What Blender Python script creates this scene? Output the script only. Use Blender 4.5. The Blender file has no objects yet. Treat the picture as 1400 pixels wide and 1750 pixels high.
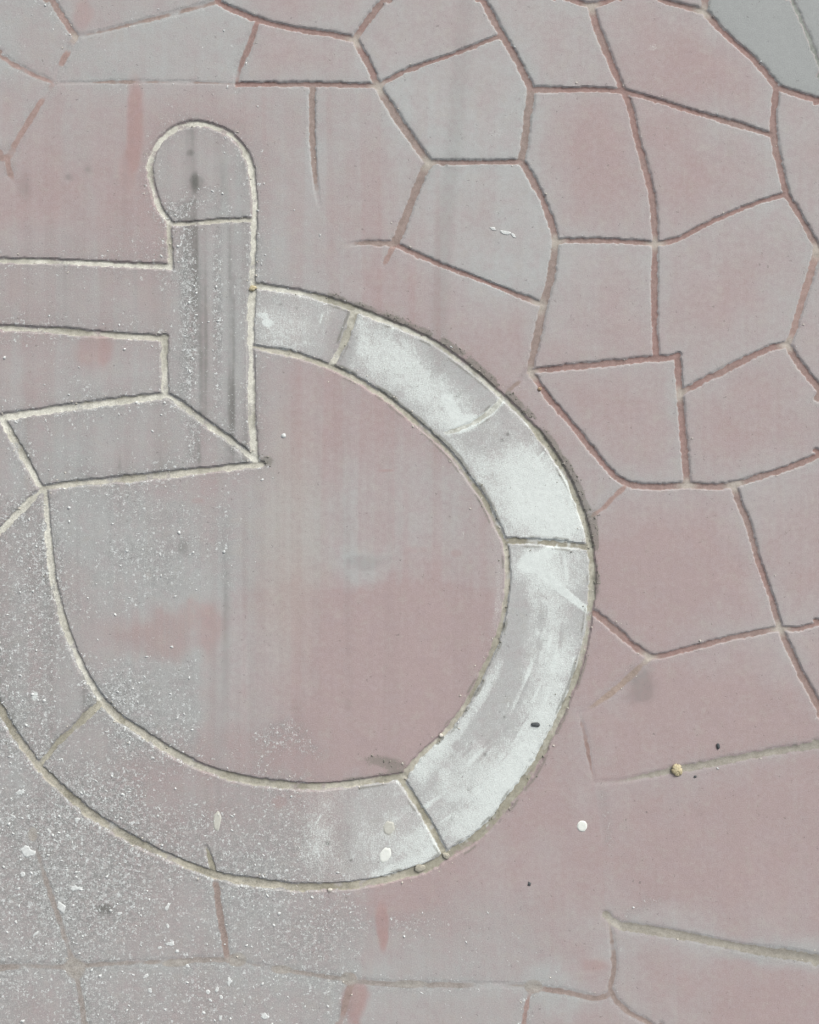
import bpy, math, random
import numpy as np

# ------------------------------------------------------------------ camera, sky, sun, exposure
S = 1.6 / 1400.0                      # metres per unit of the surveyed plan (plan is 1400 x 1750, y runs down)
CAM_H = 1.75
scene = bpy.context.scene
col = scene.collection

def P(px, py, z=0.0):
    return ((px - 700.0) * S, (875.0 - py) * S, z)

cam = bpy.data.cameras.new("camera")
cam.sensor_fit = 'VERTICAL'; cam.sensor_height = 36.0; cam.sensor_width = 28.8
cam.lens = 36.0 * CAM_H / (1750 * S)
cam.clip_start = 0.05; cam.clip_end = 500
camo = bpy.data.objects.new("camera", cam); camo.location = (0, 0, CAM_H)
col.objects.link(camo); scene.camera = camo

SUN_AZ, SUN_EL = math.radians(32), math.radians(36)     # clockwise from the top of the picture
world = bpy.data.worlds.new("World"); scene.world = world
world.use_nodes = True
wn = world.node_tree; wn.nodes.clear()
sky = wn.nodes.new('ShaderNodeTexSky'); sky.sky_type = 'NISHITA'; sky.sun_disc = False
sky.sun_elevation = SUN_EL; sky.sun_rotation = SUN_AZ
sky.dust_density = 6.0; sky.air_density = 1.0; sky.ozone_density = 1.0
hs = wn.nodes.new('ShaderNodeHueSaturation'); hs.inputs['Saturation'].default_value = 0.25   # overcast: white sky
bg = wn.nodes.new('ShaderNodeBackground'); bg.inputs['Strength'].default_value = 0.10
wo = wn.nodes.new('ShaderNodeOutputWorld')
wn.links.new(sky.outputs[0], hs.inputs['Color']); wn.links.new(hs.outputs[0], bg.inputs[0]); wn.links.new(bg.outputs[0], wo.inputs[0])

sl = bpy.data.lights.new("sun", 'SUN'); sl.energy = 1.5; sl.angle = math.radians(26); sl.color = (1.0, 0.98, 0.95)
so = bpy.data.objects.new("sun", sl); col.objects.link(so)
so.location = (2, 3, 4)
so.rotation_euler = (math.radians(90) - SUN_EL, 0, math.pi - SUN_AZ)
scene.view_settings.view_transform = 'Standard'; scene.view_settings.look = 'None'
scene.view_settings.gamma = 1; scene.view_settings.use_curve_mapping = False
scene.view_settings.exposure = 0.35

rng = np.random.default_rng(7)
random.seed(7)

# ------------------------------------------------------------------ surveyed joints (plan units)
# (points, width, depth mm, floor colour, fade at start, fade at end)
RED = (.325, .222, .206); BRN = (.335, .268, .246); SAL = (.385, .285, .265); TAN = (.36, .34, .30); GRN = (.30, .32, .30)
CRM = (.75, .745, .675); OLV = (.40, .385, .32); CRD = (.63, .615, .545)
J = []
def j(pts, w=14, d=6.0, c=RED, f0=1, f1=1): J.append((pts, w, d, c, f0, f1, 'joint'))
def m(pts, w=14, d=5.0, c=CRM, f0=1, f1=1): J.append((pts, w, d, c, f0, f1, 'mortar'))

j([(80,-14),(88,0),(108,32),(128,62)], 13, 3, SAL)
j([(128,62),(160,57),(245,36),(330,14),(372,3)], 12, 2.6, BRN, .5, 1.3)
j([(372,3),(385,10),(440,33),(500,48),(560,57),(606,67)], 13, 6)
j([(372,3),(374,-16)], 14, 5)
j([(127,66),(105,110),(92,142)], 20, 1.8, SAL)
j([(-16,88),(0,96),(45,122),(92,142)], 13, 2.2, SAL)
j([(92,142),(60,190),(30,240),(12,270),(-16,262)], 18, 1.2, SAL)
j([(12,270),(16,290),(26,318)], 16, 1.0, SAL, 1, .2)
j([(92,142),(200,140),(300,140),(404,143)], 8, 1.6, BRN, .8, .8)
j([(440,36),(425,80),(410,115),(404,143)], 15, 2.6, RED)
j([(404,143),(402,172)], 12, 1.2, SAL, 1, .1)
j([(404,143),(500,144),(560,144),(640,146)], 10, 6)
j([(534,150),(533,210),(536,270),(541,325),(546,352)], 13, 4.6, BRN, 1, .15)
j([(606,66),(630,110),(646,148)], 15, 6)
j([(606,66),(628,35),(655,0),(664,-14)], 14, 6)
j([(646,148),(660,138),(700,118),(780,90),(856,60)], 10, 6, RED, 1, .8)
j([(818,-14),(825,0),(857,57),(885,105),(908,152)], 14, 6)
j([(646,148),(675,195),(705,240),(733,277)], 15, 6, BRN)
j([(733,277),(800,277),(890,276)], 10, 6)
j([(908,152),(902,200),(896,245),(890,277)], 16, 5, BRN)
j([(733,279),(723,295),(707,336),(688,385),(675,416)], 17, 5, BRN)
j([(675,416),(640,415),(612,416),(592,419)], 11, 4, BRN, 1, .1)
j([(675,418),(660,445),(652,470)], 14, 1.4, SAL, 1, .1)
j([(675,418),(720,438),(757,454),(829,481),(875,500),(926,520)], 10, 5.5)
j([(890,277),(902,292),(929,345),(946,393),(950,412)], 14, 6)
j([(950,412),(1000,411),(1060,412),(1120,416)], 11, 6)
j([(950,412),(945,450),(940,480),(929,520),(917,580),(906,632)], 16, 5, BRN)
j([(906,634),(892,648),(866,670)], 15, 2.4, BRN, 1, .6)
j([(906,634),(955,629),(1030,622),(1079,617),(1122,612)], 12, 6)
j([(908,152),(950,153),(1010,152),(1065,155)], 12, 6)
j([(948,-12),(975,-2),(1010,8),(1045,-2),(1060,-12)], 13, 6)
j([(1010,8),(1018,40),(1032,75),(1050,120),(1065,156)], 15, 5.5)
j([(1065,155),(1120,170),(1164,184),(1225,202),(1318,230)], 11, 6)
j([(1068,160),(1078,185),(1090,240),(1105,295),(1116,345),(1121,414)], 14, 5.5)
j([(1120,416),(1119,480),(1119,540),(1122,612)], 15, 5)
j([(1122,612),(1145,612),(1161,606)], 13, 6)
j([(1158,608),(1160,640),(1163,672)], 15, 6)
j([(1121,416),(1157,409),(1221,377),(1293,347),(1343,332)], 11, 6)
j([(1203,18),(1243,61),(1293,106),(1328,148)], 14, 5.5)
j([(1120,-10),(1135,1),(1182,14),(1203,18)], 12, 6)
j([(1208,-14),(1203,18)], 15, 5)
j([(1328,148),(1365,161),(1400,171),(1416,176)], 12, 6)
j([(1328,148),(1323,190),(1323,230),(1331,275),(1345,333)], 15, 5.5)
j([(1345,333),(1370,373),(1396,420),(1412,438)], 13, 6)
j([(1397,424),(1390,455),(1375,502),(1358,560),(1346,588)], 16, 4.5, (.385,.285,.262))
j([(1163,672),(1200,652),(1260,622),(1310,598),(1346,588)], 14, 5)
j([(1346,588),(1365,620),(1400,664),(1412,680)], 15, 6)
j([(1163,672),(1164,700),(1168,745),(1172,790),(1175,829)], 15, 5.5)
j([(1175,829),(1130,832),(1085,830),(1060,820),(1040,803),(1007,763),(971,718),(940,683),(910,640)], 13, 6)
j([(1175,829),(1215,832),(1255,828),(1311,811),(1350,799),(1400,778),(1416,770)], 13, 6)
j([(1255,830),(1264,860),(1279,896),(1296,957),(1314,1008),(1334,1074)], 13, 6)
j([(1068,832),(1054,845),(1034,865),(1012,882)], 16, 2.2, (.395,.29,.268), 1, .7)
j([(1016,1048),(1040,1067),(1061,1084),(1084,1105),(1110,1122)], 13, 5)
j([(1110,1122),(1132,1121),(1186,1107),(1257,1089),(1334,1074)], 12, 5)
j([(1334,1074),(1365,1075),(1400,1066),(1416,1062)], 12, 6)
j([(1334,1074),(1344,1098),(1368,1148),(1400,1208),(1408,1222)], 14, 6)
j([(1110,1124),(1079,1155),(1036,1191),(991,1222)], 17, 1.6, (.395,.315,.275), 1, .5)
j([(991,1222),(999,1255),(1008,1300),(1016,1336)], 11, 1.2, RED, .8, .4)
j([(1016,1338),(1060,1335),(1110,1325),(1160,1315),(1240,1300),(1310,1287),(1400,1273),(1416,1270)], 15, 3.6, TAN, .2, 1)
j([(1036,1563),(1046,1573),(1061,1582),(1114,1590),(1186,1603),(1275,1621),(1400,1640),(1416,1643)], 20, 3.4, TAN, .8, 1.2)
j([(1040,1568),(1046,1607),(1050,1655),(1044,1693),(1068,1725),(1105,1747),(1130,1764)], 14, 2.6, BRN, .6, 1.2)
j([(-16,1655),(0,1654),(60,1651),(126,1654)], 16, 1.3, (.345,.315,.298))
j([(126,1654),(150,1650),(250,1645),(375,1640),(411,1646),(450,1652)], 14, 1.5, (.345,.315,.298))
j([(450,1654),(521,1664),(593,1675),(664,1682),(771,1684),(879,1684),(911,1689)], 13, 1.5, (.345,.315,.298))
j([(911,1689),(954,1694),(1018,1706),(1046,1698)], 14, 1.8, BRN)
j([(57,1429),(64,1455),(71,1482),(89,1536),(107,1589),(126,1650)], 14, 1.1, (.345,.315,.298), .5, 1)
j([(128,1656),(134,1685),(140,1714),(146,1766)], 14, 1.1, (.345,.315,.298))
j([(369,1504),(375,1557),(384,1607),(390,1640)], 18, 2.0, BRN)
j([(604,1671),(596,1696),(582,1750),(578,1766)], 16, 0.9, SAL)
j([(908,1690),(900,1720),(893,1766)], 14, 1.2, SAL)
j([(1346,-14),(1354,0),(1375,46),(1400,107),(1410,130)], 8, 3.0, GRN)

# the inlaid symbol: pale mortar lines
m([(291,382),(284,372),(271,352),(261,321),(256,289),(260,264),(274,240),(296,222),(321,212),(346,211),(379,221),(404,239),(421,264),(431,300),(435,343),(434,379),(432,429),(431,488)], 13, 4.6)
m([(431,488),(428,563),(429,634),(430,706),(433,752),(436,786)], 17, 4.0)
m([(292,382),(330,381),(380,377),(434,375)], 10, 4.2, CRD)
m([(288,382),(290,420),(292,455)], 11, 4.5, CRD)
m([(292,456),(221,453),(143,449),(71,446),(0,445),(-130,441)], 13, 4.5)
m([(-130,555),(0,560),(107,566),(214,574),(281,578)], 13, 4.5, CRD)
m([(281,576),(280,620),(282,672)], 15, 4.5)
m([(284,676),(214,684),(107,698),(36,708),(0,714),(-100,730)], 15, 4.5)
m([(-130,441),(-132,500),(-130,555)], 13, 4.5)
m([(284,676),(300,684),(339,713),(393,752),(436,786)], 14, 5.0)
m([(448,793),(393,799),(286,811),(179,822),(107,829),(70,835)], 14, 4.8, CRD)
m([(4,716),(18,742),(29,761),(46,791),(60,818),(72,836)], 14, 4.8)
m([(70,838),(36,871),(0,908),(-40,948)], 14, 4.6)
m([(-100,730),(-150,830),(-40,948)], 14, 4.6)
m([(76,838),(79,870),(81,900),(87,968),(97,1021),(111,1071),(132,1125),(155,1170),(171,1196)], 15, 5.0)
m([(171,1196),(196,1221),(243,1254),(293,1285),(339,1309),(393,1327),(446,1337),(500,1343),(546,1345),(600,1340),(650,1333),(690,1327)], 16, 5.0, (.56,.54,.47))
m([(690,1327),(697,1318),(721,1289),(754,1259),(786,1220),(811,1179),(833,1132),(851,1089),(862,1043),(867,1004),(867,957),(861,922),(845,890),(826,852),(800,816),(771,777),(736,743),(700,712),(664,683),(629,660),(593,640),(557,624),(504,606),(450,596),(432,592)], 12, 4.6, (.57,.55,.48))
m([(433,488),(450,490),(504,498),(557,511),(604,527),(650,545),(700,565),(740,584),(773,607),(809,635),(845,666),(880,698),(914,733)], 12, 4.6, (.66,.66,.60))
m([(914,733),(938,765),(964,806),(983,845),(997,884),(1005,914),(1010,945),(1013,975),(1012,1011),(1008,1046),(1000,1100),(988,1146),(973,1189),(953,1232),(930,1279)], 14, 5.0, (.53,.52,.45))
m([(930,1279),(905,1322),(879,1357),(843,1404),(807,1436),(771,1458),(736,1480),(700,1493)], 19, 5.0, OLV)
m([(700,1493),(646,1506),(593,1514),(521,1517),(496,1516),(429,1508),(368,1496),(304,1472),(250,1448),(214,1429),(161,1396),(118,1361),(71,1316),(50,1289),(21,1250),(6,1222),(-12,1188),(-40,1100),(-50,1020),(-40,948)], 17, 4.8, (.50,.475,.405))
m([(608,530),(590,578),(568,622)], 15, 3.6)
m([(860,680),(836,705),(807,724),(782,734),(762,740)], 12, 1.6, (.76,.79,.75), 1, .5)
m([(862,924),(920,926),(1008,935)], 14, 4.6, (.40,.38,.32))
m([(684,1330),(707,1366),(732,1405),(758,1455)], 15, 4.6, (.50,.48,.40))
m([(172,1200),(136,1236),(100,1268),(70,1304)], 15, 4.4, (.50,.48,.40))
m([(352,1448),(359,1470),(366,1496)], 13, 3.6, (.46,.44,.36), .5, 1)
# cold joints with no visible groove: they only part one piece of paving from the next
CUTS = [[(768,737),(748,760)], [(404,143),(404,205),(380,222)], [(26,318),(30,441)], [(546,352),(560,511)], [(652,470),(636,536)],
        [(594,418),(543,350)], [(1016,1336),(1030,1450),(1036,1565)], [(57,1429),(54,1290)], [(991,1222),(968,1208)],
        [(655,1505),(650,1600),(630,1679)]]

# paving goes on past the surveyed square: joints mirrored about its edges
base_red = [q for q in J if q[6] == 'joint']
def mirror(ax, at, ok):
    for (pts, w, d, c, f0, f1, k) in base_red:
        if ok(pts):
            J.append(([((2*at - x) if ax == 0 else x, (2*at - y) if ax == 1 else y) for x, y in pts], w, d, c, f0, f1, k))
M = 420
mirror(0, 1405, lambda p: max(q[0] for q in p) > 985)
mirror(1, -8, lambda p: min(q[1] for q in p) < M)
mirror(1, 1758, lambda p: max(q[1] for q in p) > 1400)
mirror(0, -8, lambda p: min(q[0] for q in p) < 300 and (max(q[1] for q in p) < 330 or min(q[1] for q in p) > 1400))

# ------------------------------------------------------------------ plan grid and fields
STEP = 1.9
def axis(lo, hi, n):
    fine = np.arange(-24, n + 24, STEP)
    a = np.arange(lo, -24 - 3, 7.0); b = np.arange(fine[-1] + 7, hi, 7.0)
    return np.concatenate([a, fine, b])
xs = axis(-M, 1400 + M, 1400); ys = axis(-M, 1750 + M, 1750)
NX, NY = len(xs), len(ys)
X, Y = np.meshgrid(xs.astype(np.float32), ys.astype(np.float32))

def vn(sx, sy, seed, ox=None, oy=None):
    """smooth value noise in 0..1"""
    x = (X if ox is None else X + ox) / sx + 1000; y = (Y if oy is None else Y + oy) / sy + 1000
    xi = np.floor(x).astype(np.int64); yi = np.floor(y).astype(np.int64)
    fx = (x - xi).astype(np.float32); fy = (y - yi).astype(np.float32)
    fx = fx*fx*(3-2*fx); fy = fy*fy*(3-2*fy)
    T = np.random.default_rng(seed).random((512, 512)).astype(np.float32)
    g = lambda a, b: T[b % 512, a % 512]
    return (g(xi, yi)*(1-fx) + g(xi+1, yi)*fx)*(1-fy) + (g(xi, yi+1)*(1-fx) + g(xi+1, yi+1)*fx)*fy
def fbm(s, seed, o=4):
    r = 0; a = 1; t = 0
    for k in range(o):
        r = r + a*vn(s/2**k, s/2**k, seed + k); t += a; a *= .55
    return r/t
def sst(a, b, x):
    t = np.clip((x - a)/(b - a), 0, 1); return t*t*(3-2*t)

n3 = vn(3.2, 3.2, 11); n7 = vn(7, 7, 12); n20 = vn(20, 20, 13); n60 = fbm(70, 14, 4); n200 = fbm(220, 24, 4)
vn20b = sst(.25, .6, vn(24, 24, 18))
wob = (n7 - .5)*3.6 + (n3 - .5)*2.0 + (n20 - .5)*3.4 - 6*np.clip(vn(11, 11, 17) - .74, 0, 1)*4*np.clip(n60 - .35, 0, 1)

def spline(pts, step=6.0):
    p = np.array(pts, float)
    if len(p) == 2: q = p
    else:
        e = np.vstack([2*p[0]-p[1], p, 2*p[-1]-p[-2]]); q = []
        for i in range(1, len(e)-2):
            n = max(1, int(np.hypot(*(e[i+1]-e[i]))/step))
            t = np.arange(n)[:, None]/n
            a, b, c, d = e[i-1], e[i], e[i+1], e[i+2]
            q.append(.5*(2*b + (c-a)*t + (2*a-5*b+4*c-d)*t**2 + (3*b-a-3*c+d)*t**3))
        q = np.vstack(q + [p[-1:]])
    return q

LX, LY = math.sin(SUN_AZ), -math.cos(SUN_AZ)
def dist_poly(pts, reach):
    """window, distance, position along 0..1, offset towards the sun side"""
    q = spline(pts)
    i0 = np.searchsorted(xs, q[:,0].min()-reach); i1 = np.searchsorted(xs, q[:,0].max()+reach)
    k0 = np.searchsorted(ys, q[:,1].min()-reach); k1 = np.searchsorted(ys, q[:,1].max()+reach)
    if i1 - i0 < 2 or k1 - k0 < 2: return None
    D = np.full((k1-k0, i1-i0), 1e6, np.float32); T = np.zeros_like(D); A = np.zeros_like(D)
    L = np.concatenate([[0], np.cumsum(np.hypot(*np.diff(q, axis=0).T))])
    for n in range(len(q)-1):
        (ax, ay), (bx, by) = q[n], q[n+1]
        a = max(np.searchsorted(xs, min(ax,bx)-reach), i0)-i0; b = min(np.searchsorted(xs, max(ax,bx)+reach), i1)-i0
        c = max(np.searchsorted(ys, min(ay,by)-reach), k0)-k0; e = min(np.searchsorted(ys, max(ay,by)+reach), k1)-k0
        if b <= a or e <= c: continue
        x = X[k0+c:k0+e, i0+a:i0+b]; y = Y[k0+c:k0+e, i0+a:i0+b]
        vx, vy = bx-ax, by-ay; l2 = vx*vx+vy*vy + 1e-9
        t = np.clip(((x-ax)*vx + (y-ay)*vy)/l2, 0, 1)
        ox, oy = x-ax-t*vx, y-ay-t*vy
        d = np.hypot(ox, oy)
        s = D[c:e, a:b]; mk = d < s
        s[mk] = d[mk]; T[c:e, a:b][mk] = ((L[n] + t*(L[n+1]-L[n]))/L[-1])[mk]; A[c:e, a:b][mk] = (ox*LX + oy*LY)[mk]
    return (slice(k0, k1), slice(i0, i1)), D, T, A

H = np.zeros((NY, NX), np.float32)
JC = np.zeros((NY, NX, 4), np.float32); JC[..., :3] = .35
best = np.zeros((NY, NX), np.float32)
Q = np.full((NY, NX), 9, np.float32); KIND = np.zeros((NY, NX), np.int8)
ER = np.full((NY, NX), 200, np.float32); EM = np.full((NY, NX), 200, np.float32)
for (pts, w, d, c, f0, f1, k) in J:
    r = dist_poly(pts, 90)
    if r is None: continue
    sl_, D, T, A = r
    wb = wob[sl_]*(0.75 if k == 'mortar' else .95)
    fade = np.where(T < .5, f0 + (1-f0)*np.clip(T*2.2, 0, 1), f1 + (1-f1)*np.clip((1-T)*2.2, 0, 1))
    hw = w*.5*(.96 + .22*(n20[sl_]-.5) + .5*(n60[sl_]-.5))*np.clip(.55+.45*fade, .5, 1.1)
    u = (D + wb*.62)/hw
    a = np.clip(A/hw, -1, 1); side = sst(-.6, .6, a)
    flat = d < 2.7
    soft = c == TAN
    if k == 'mortar': lo = .74 - .08*side; hi = 1.04 + .06*side
    elif flat or soft: lo = .05 + .15*side; hi = 1.35
    else: lo = .70 - .24*side; hi = 1.08 + .20*side
    f = 1 - sst(0, 1, (u - lo)/(hi - lo))
    dep = (.80 if k == 'mortar' else .62)*d*fade*(1 + .22*a)*(.9 + .25*(n20[sl_]-.5))
    H[sl_] = np.minimum(H[sl_], -dep*f)
    if k == 'mortar':
        cf = (1 - sst(.52, .95, u + (n3[sl_]-.5)*.16 + (n7[sl_]-.5)*.22 + (n20[sl_]-.5)*.35))*np.clip(fade*1.15, 0, 1)*np.clip(.62 + 1.1*vn20b[sl_]*.6 + .5*(n7[sl_]-.5), .35, 1)
    elif flat: cf = (1 - sst(.2, 1.2, u))*np.clip(fade, 0, 1)*np.clip(.30 + .85*n20[sl_] + .9*(n60[sl_]-.5), 0, .85)
    else: cf = (1 - sst(.45, 1.08, u + (n3[sl_]-.5)*.2))*np.clip(fade*1.15, 0, 1)
    tn = (sst(.40, .66, n200[sl_]*.5 + n60[sl_]*.5)*(.5 if c in (RED, SAL, BRN) else 0))[..., None]
    cc = np.array(c, np.float32)*(1-tn) + np.array([.315, .262, .243], np.float32)*tn
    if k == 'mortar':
        shade_dirt = (sst(.05, .55, a + (n7[sl_]-.5)*.5 + (n60[sl_]-.5)*.9)*.62)[..., None]
        cc = cc*(1-shade_dirt) + np.array([.27, .265, .235], np.float32)*shade_dirt  # groove shade and dirt painted into the mortar colour along its sun-side wall
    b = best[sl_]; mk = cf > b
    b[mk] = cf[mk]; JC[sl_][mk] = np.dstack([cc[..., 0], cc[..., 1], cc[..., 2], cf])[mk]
    E = (ER if k == 'joint' else EM)[sl_]; np.minimum(E, (D - hw) + (1-np.clip(fade,0,1))*40, out=E)
    uu = D/(w*.5); qq = Q[sl_]; mk = uu < qq
    qq[mk] = uu[mk]; KIND[sl_][mk] = 1 if k == 'joint' else 2
CUT = np.full((NY, NX), 9, np.float32)
for pts in CUTS:
    sl_, D, T, A = dist_poly(pts, 20); np.minimum(CUT[sl_], D, out=CUT[sl_])

# ------------------------------------------------------------------ pieces: flood fill of the faces between joints
fm = lambda F: .25*(F[:-1,:-1]+F[1:,:-1]+F[:-1,1:]+F[1:,1:])
qf = fm(Q); groove = qf < 1.0; cut = fm(CUT) < 2.2
free = ~groove & ~cut
FY, FX = free.shape
par = []
def find(a):
    while par[a] != a: par[a] = par[par[a]]; a = par[a]
    return a
lab = np.zeros((FY, FX), np.int32) - 1
prev = []
for y in range(FY):
    row = free[y].astype(np.int8); dd = np.diff(np.concatenate([[0], row, [0]]))
    cur = []
    for s, e in zip(np.where(dd == 1)[0], np.where(dd == -1)[0]):
        i = -1
        for (ps, pe, pi) in prev:
            if ps < e and pe > s:
                if i < 0: i = find(pi)
                else: par[find(pi)] = i
        if i < 0: i = len(par); par.append(i)
        lab[y, s:e] = i; cur.append((s, e, i))
    prev = cur
root = np.array([find(i) for i in range(len(par))]); lab = np.where(lab >= 0, root[lab], -1)
cnt = np.bincount(lab[lab >= 0], minlength=len(par))
px_area = np.bincount(lab[lab >= 0], weights=(np.diff(ys)[:, None]*np.diff(xs)[None, :])[lab >= 0], minlength=len(par))
lab = np.where((lab >= 0) & (px_area[np.maximum(lab, 0)] < 500), -1, lab)
todo = cut & ~groove
for _ in range(14):                                        # cold-joint faces go to the nearest piece
    need = todo & (lab < 0)
    if not need.any(): break
    for ay, ax in ((0,1),(0,-1),(1,0),(-1,0)):
        r = np.roll(lab, (ay, ax), (0, 1)); take = need & (lab < 0) & (r >= 0); lab[take] = r[take]
kf = KIND[:-1,:-1]
JOINT, MORTAR = -2, -3
lab = np.where(lab >= 0, lab, np.where(kf == 2, MORTAR, JOINT))
def at(px, py):
    return lab[min(max(np.searchsorted(ys, py)-1, 0), FY-1), min(max(np.searchsorted(xs, px)-1, 0), FX-1)]

SYM = [('head_panel', (345,300)), ('torso_panel', (365,560)), ('arm_panel', (120,505)), ('thigh_panel', (230,750)),
       ('leg_panel', (10,800)), ('wheel_centre', (620,900)),
       ('wheel_panel', (510,550)), ('wheel_panel', (700,640)), ('wheel_panel', (900,840)), ('wheel_panel', (930,1100)),
       ('wheel_panel', (500,1430)), ('wheel_panel', (60,1100))]
sym_lab = {}
for nm, (a, b) in SYM: sym_lab.setdefault(at(a, b), (nm, (a, b)))
vlab = np.zeros((NY, NX), np.int32) - 9; vlab[:-1,:-1] = lab

# ------------------------------------------------------------------ wear: grey film, red pigment, white paint, flecks, stains
wx = (n60 - .5)*60 + (n20 - .5)*14; wy = (vn(70, 70, 31) - .5)*60 + (vn(18, 18, 33) - .5)*14
def blob(cx, cy, rx, ry, s=1.0, soft=.5, warp=1.0, rot=0):
    x = X + wx*warp - cx; y = Y + wy*warp - cy
    if rot:
        c_, s_ = math.cos(math.radians(rot)), math.sin(math.radians(rot)); x, y = x*c_ + y*s_, -x*s_ + y*c_
    return s*(1 - sst(1-soft, 1+soft, np.hypot(x/rx, y/ry)))
def box(x0, x1, y0, y1, s=1.0, soft=20, warp=.6):
    x = X + wx*warp; y = Y + wy*warp
    return s*sst(x0-soft, x0+soft, x)*(1-sst(x1-soft, x1+soft, x))*sst(y0-soft, y0+soft, y)*(1-sst(y1-soft, y1+soft, y))
def stroke(pts, w, s=1.0, f0=1, f1=1, soft=.6):
    F = np.zeros((NY, NX), np.float32); r = dist_poly(pts, w*2+10)
    sl_, D, T, A = r
    f = np.where(T < .5, f0+(1-f0)*np.clip(T*3, 0, 1), f1+(1-f1)*np.clip((1-T)*3, 0, 1))
    F[sl_] = s*f*(1-sst(1-soft, 1+soft, (D + wob[sl_]*.4)/w)); return F
streak = vn(9, 420, 41)*.6 + vn(26, 700, 42)*.4             # tyre and brush marks run up and down the plan

vfill = vlab.copy()
for _ in range(9):
    for ay, ax in ((0,1),(0,-1),(1,0),(-1,0)):
        r_ = np.roll(vfill, (ay, ax), (0, 1)); tk = (vfill < 0) & (r_ >= 0); vfill[tk] = r_[tk]
def seg(a, b): return (vfill == at(a, b)).astype(np.float32)
film = .33 + .26*np.exp(-np.maximum(ER, 0)/26) + (n200-.5)*.9 + (streak-.5)*.14
film += box(430, 960, -500, 470, .30, 120) + box(-500, 430, -500, 150, .45, 60) - box(900, 2000, 850, 2400, .22, 120)
film += box(-500, 262, 150, 445, .15, 40)
film += box(-500, 470, 380, 1350, .25, 60) + blob(290, 950, 120, 120, .4) + blob(262, 1180, 85, 95, .6) + blob(130, 900, 60, 60, .3)
film += box(-500, 640, 1340, 2400, .24, 40) + box(600, 960, 1560, 2400, .28, 60) + blob(610, 880, 190, 110, .40) - blob(1180, 930, 140, 90, .1) - box(-500, 640, -500, 420, .08, 60) - box(430, 1210, -500, 450, .12, 80) + (vlab == at(345, 300))*.3 + blob(620, 955, 60, 30, .3)
film += blob(1105, 1600, 120, 40, .3) + blob(1330, 1610, 120, 30, .4) + blob(950, 1690, 60, 40, .4)
film -= box(392, 850, 1010, 1320, .25, 14) + box(440, 850, 600, 800, .12, 60)
film -= np.where(ER > 40, .08, 0)*sst(40, 110, ER)*(X > 640)
for (cx, cy, r_) in ((970,330,90),(1240,510,110),(1020,720,80),(1300,750,90),(1200,120,70),(1130,940,110),(1250,1180,110),(1210,1440,160)):
    film -= blob(cx, cy, r_, r_*.9, .10, .8, 1.4)

red = blob(232, 200, 15, 80, .85, .5, .25) + blob(655, 1585, 12, 46, 1.0, .4, .2) + blob(612, 1712, 22, 30, .8, .5, .5) + blob(600, 1745, 26, 18, .5)
red += blob(478, 1370, 15, 11, .6, .4, .2) + blob(1050, 1240, 30, 34, .35) + blob(1020, 1650, 26, 12, .5, .5, .4) + blob(1310, 1480, 80, 70, .22)
red += blob(780, 947, 11, 8, .5, .4, .1) + blob(712, 942, 22, 8, .4, .5, .2) + blob(275, 1072, 95, 46, .62, .8, 1.5) + blob(165, 605, 34, 40, .6, .5, .6)
red += blob(50, 660, 22, 26, .3) + blob(245, 500, 30, 40, .25) + blob(28, 480, 12, 34, .3, .5, .3) + blob(140, 20, 18, 40, .6, .5, .4) + blob(222, 285, 16, 60, .5, .5, .3)
red += blob(500, 1305, 60, 30, .25) + blob(360, 1150, 20, 130, .25, .5, .4) + blob(720, 1180, 70, 90, .18) + blob(278, 115, 34, 18, .25)
red += blob(660, 805, 16, 3, .6, .4, .05) + blob(338, 855, 12, 6, .5, .4, .1) + blob(1230, 520, 60, 50, .18) + blob(630, 1640, 14, 50, .35, .5, .2)
red += .24*np.clip((vn(22, 520, 55)-.60)*2.6, 0, 1)*(box(-500, 480, 160, 860, 1, 40) + box(-500, 640, 1330, 2400, .5, 40) + box(390, 860, 600, 1330, .35, 40))
red += .45*np.clip((n200 - .58)*2, 0, 1)*(X > 300)

stain = stroke([(800,-60),(786,130),(770,300),(757,420),(748,600),(742,900)], 14, .40, .6, .1) + stroke([(386,880),(387,1000),(385,1200),(380,1310)], 8, .34, .2, .2)
stain += stroke([(345,395),(347,560),(350,720)], 10, .46, .5, .3) + stroke([(397,395),(396,560),(396,720)], 8, .40, .5, .3) + stroke([(384,260),(384,360)], 9, .3, .3, .3)
stain += stroke([(405,240),(408,420)], 5, .22, .3, .3) + stroke([(595,840),(597,1100),(600,1280)], 6, .16, .2, .2) + stroke([(520,1375),(524,1480)], 9, .22, .3, .3) + stroke([(570,1390),(586,1480)], 11, .25, .3, .3)
stain += stroke([(150,220),(148,420)], 7, .14, .2, .2) + stroke([(214,230),(214,430)], 4, .2, .2, .2) + stroke([(205,770),(205,815)], 4, .3, .3, .3) + stroke([(335,745),(338,800)], 8, .3, .4, .4)
stain += blob(340, 314, 13, 15, .5, .6, .12) + blob(180, 1553, 17, 12, .8, .7, .12) + blob(312, 935, 17, 15, .5, .7, .12) + blob(627, 956, 34, 11, .45, .5, .3)
stain += blob(1100, 1168, 27, 19, .55, .4, .7) + blob(42, 318, 12, 22, .45, .6, .1) + blob(118, 303, 8, 7, .5, .6, .1) + blob(151, 288, 7, 7, .4, .6, .1) + blob(325, 263, 6, 6, .25, .6, .1)
stain += blob(590, 560, 8, 40, .35, .5, .15, 20) + blob(506, 1215, 10, 18, .25, .6, .1) + blob(595, 1205, 6, 8, .3, .6, .1)
stain += .55*np.clip((vn(11, 240, 51)-.58)*2.6, 0, 1)*(box(280, 440, 200, 790, 1, 20) + box(0, 640, 1330, 1530, .6, 20) + box(-500, 440, 850, 1340, .5, 30))
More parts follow.
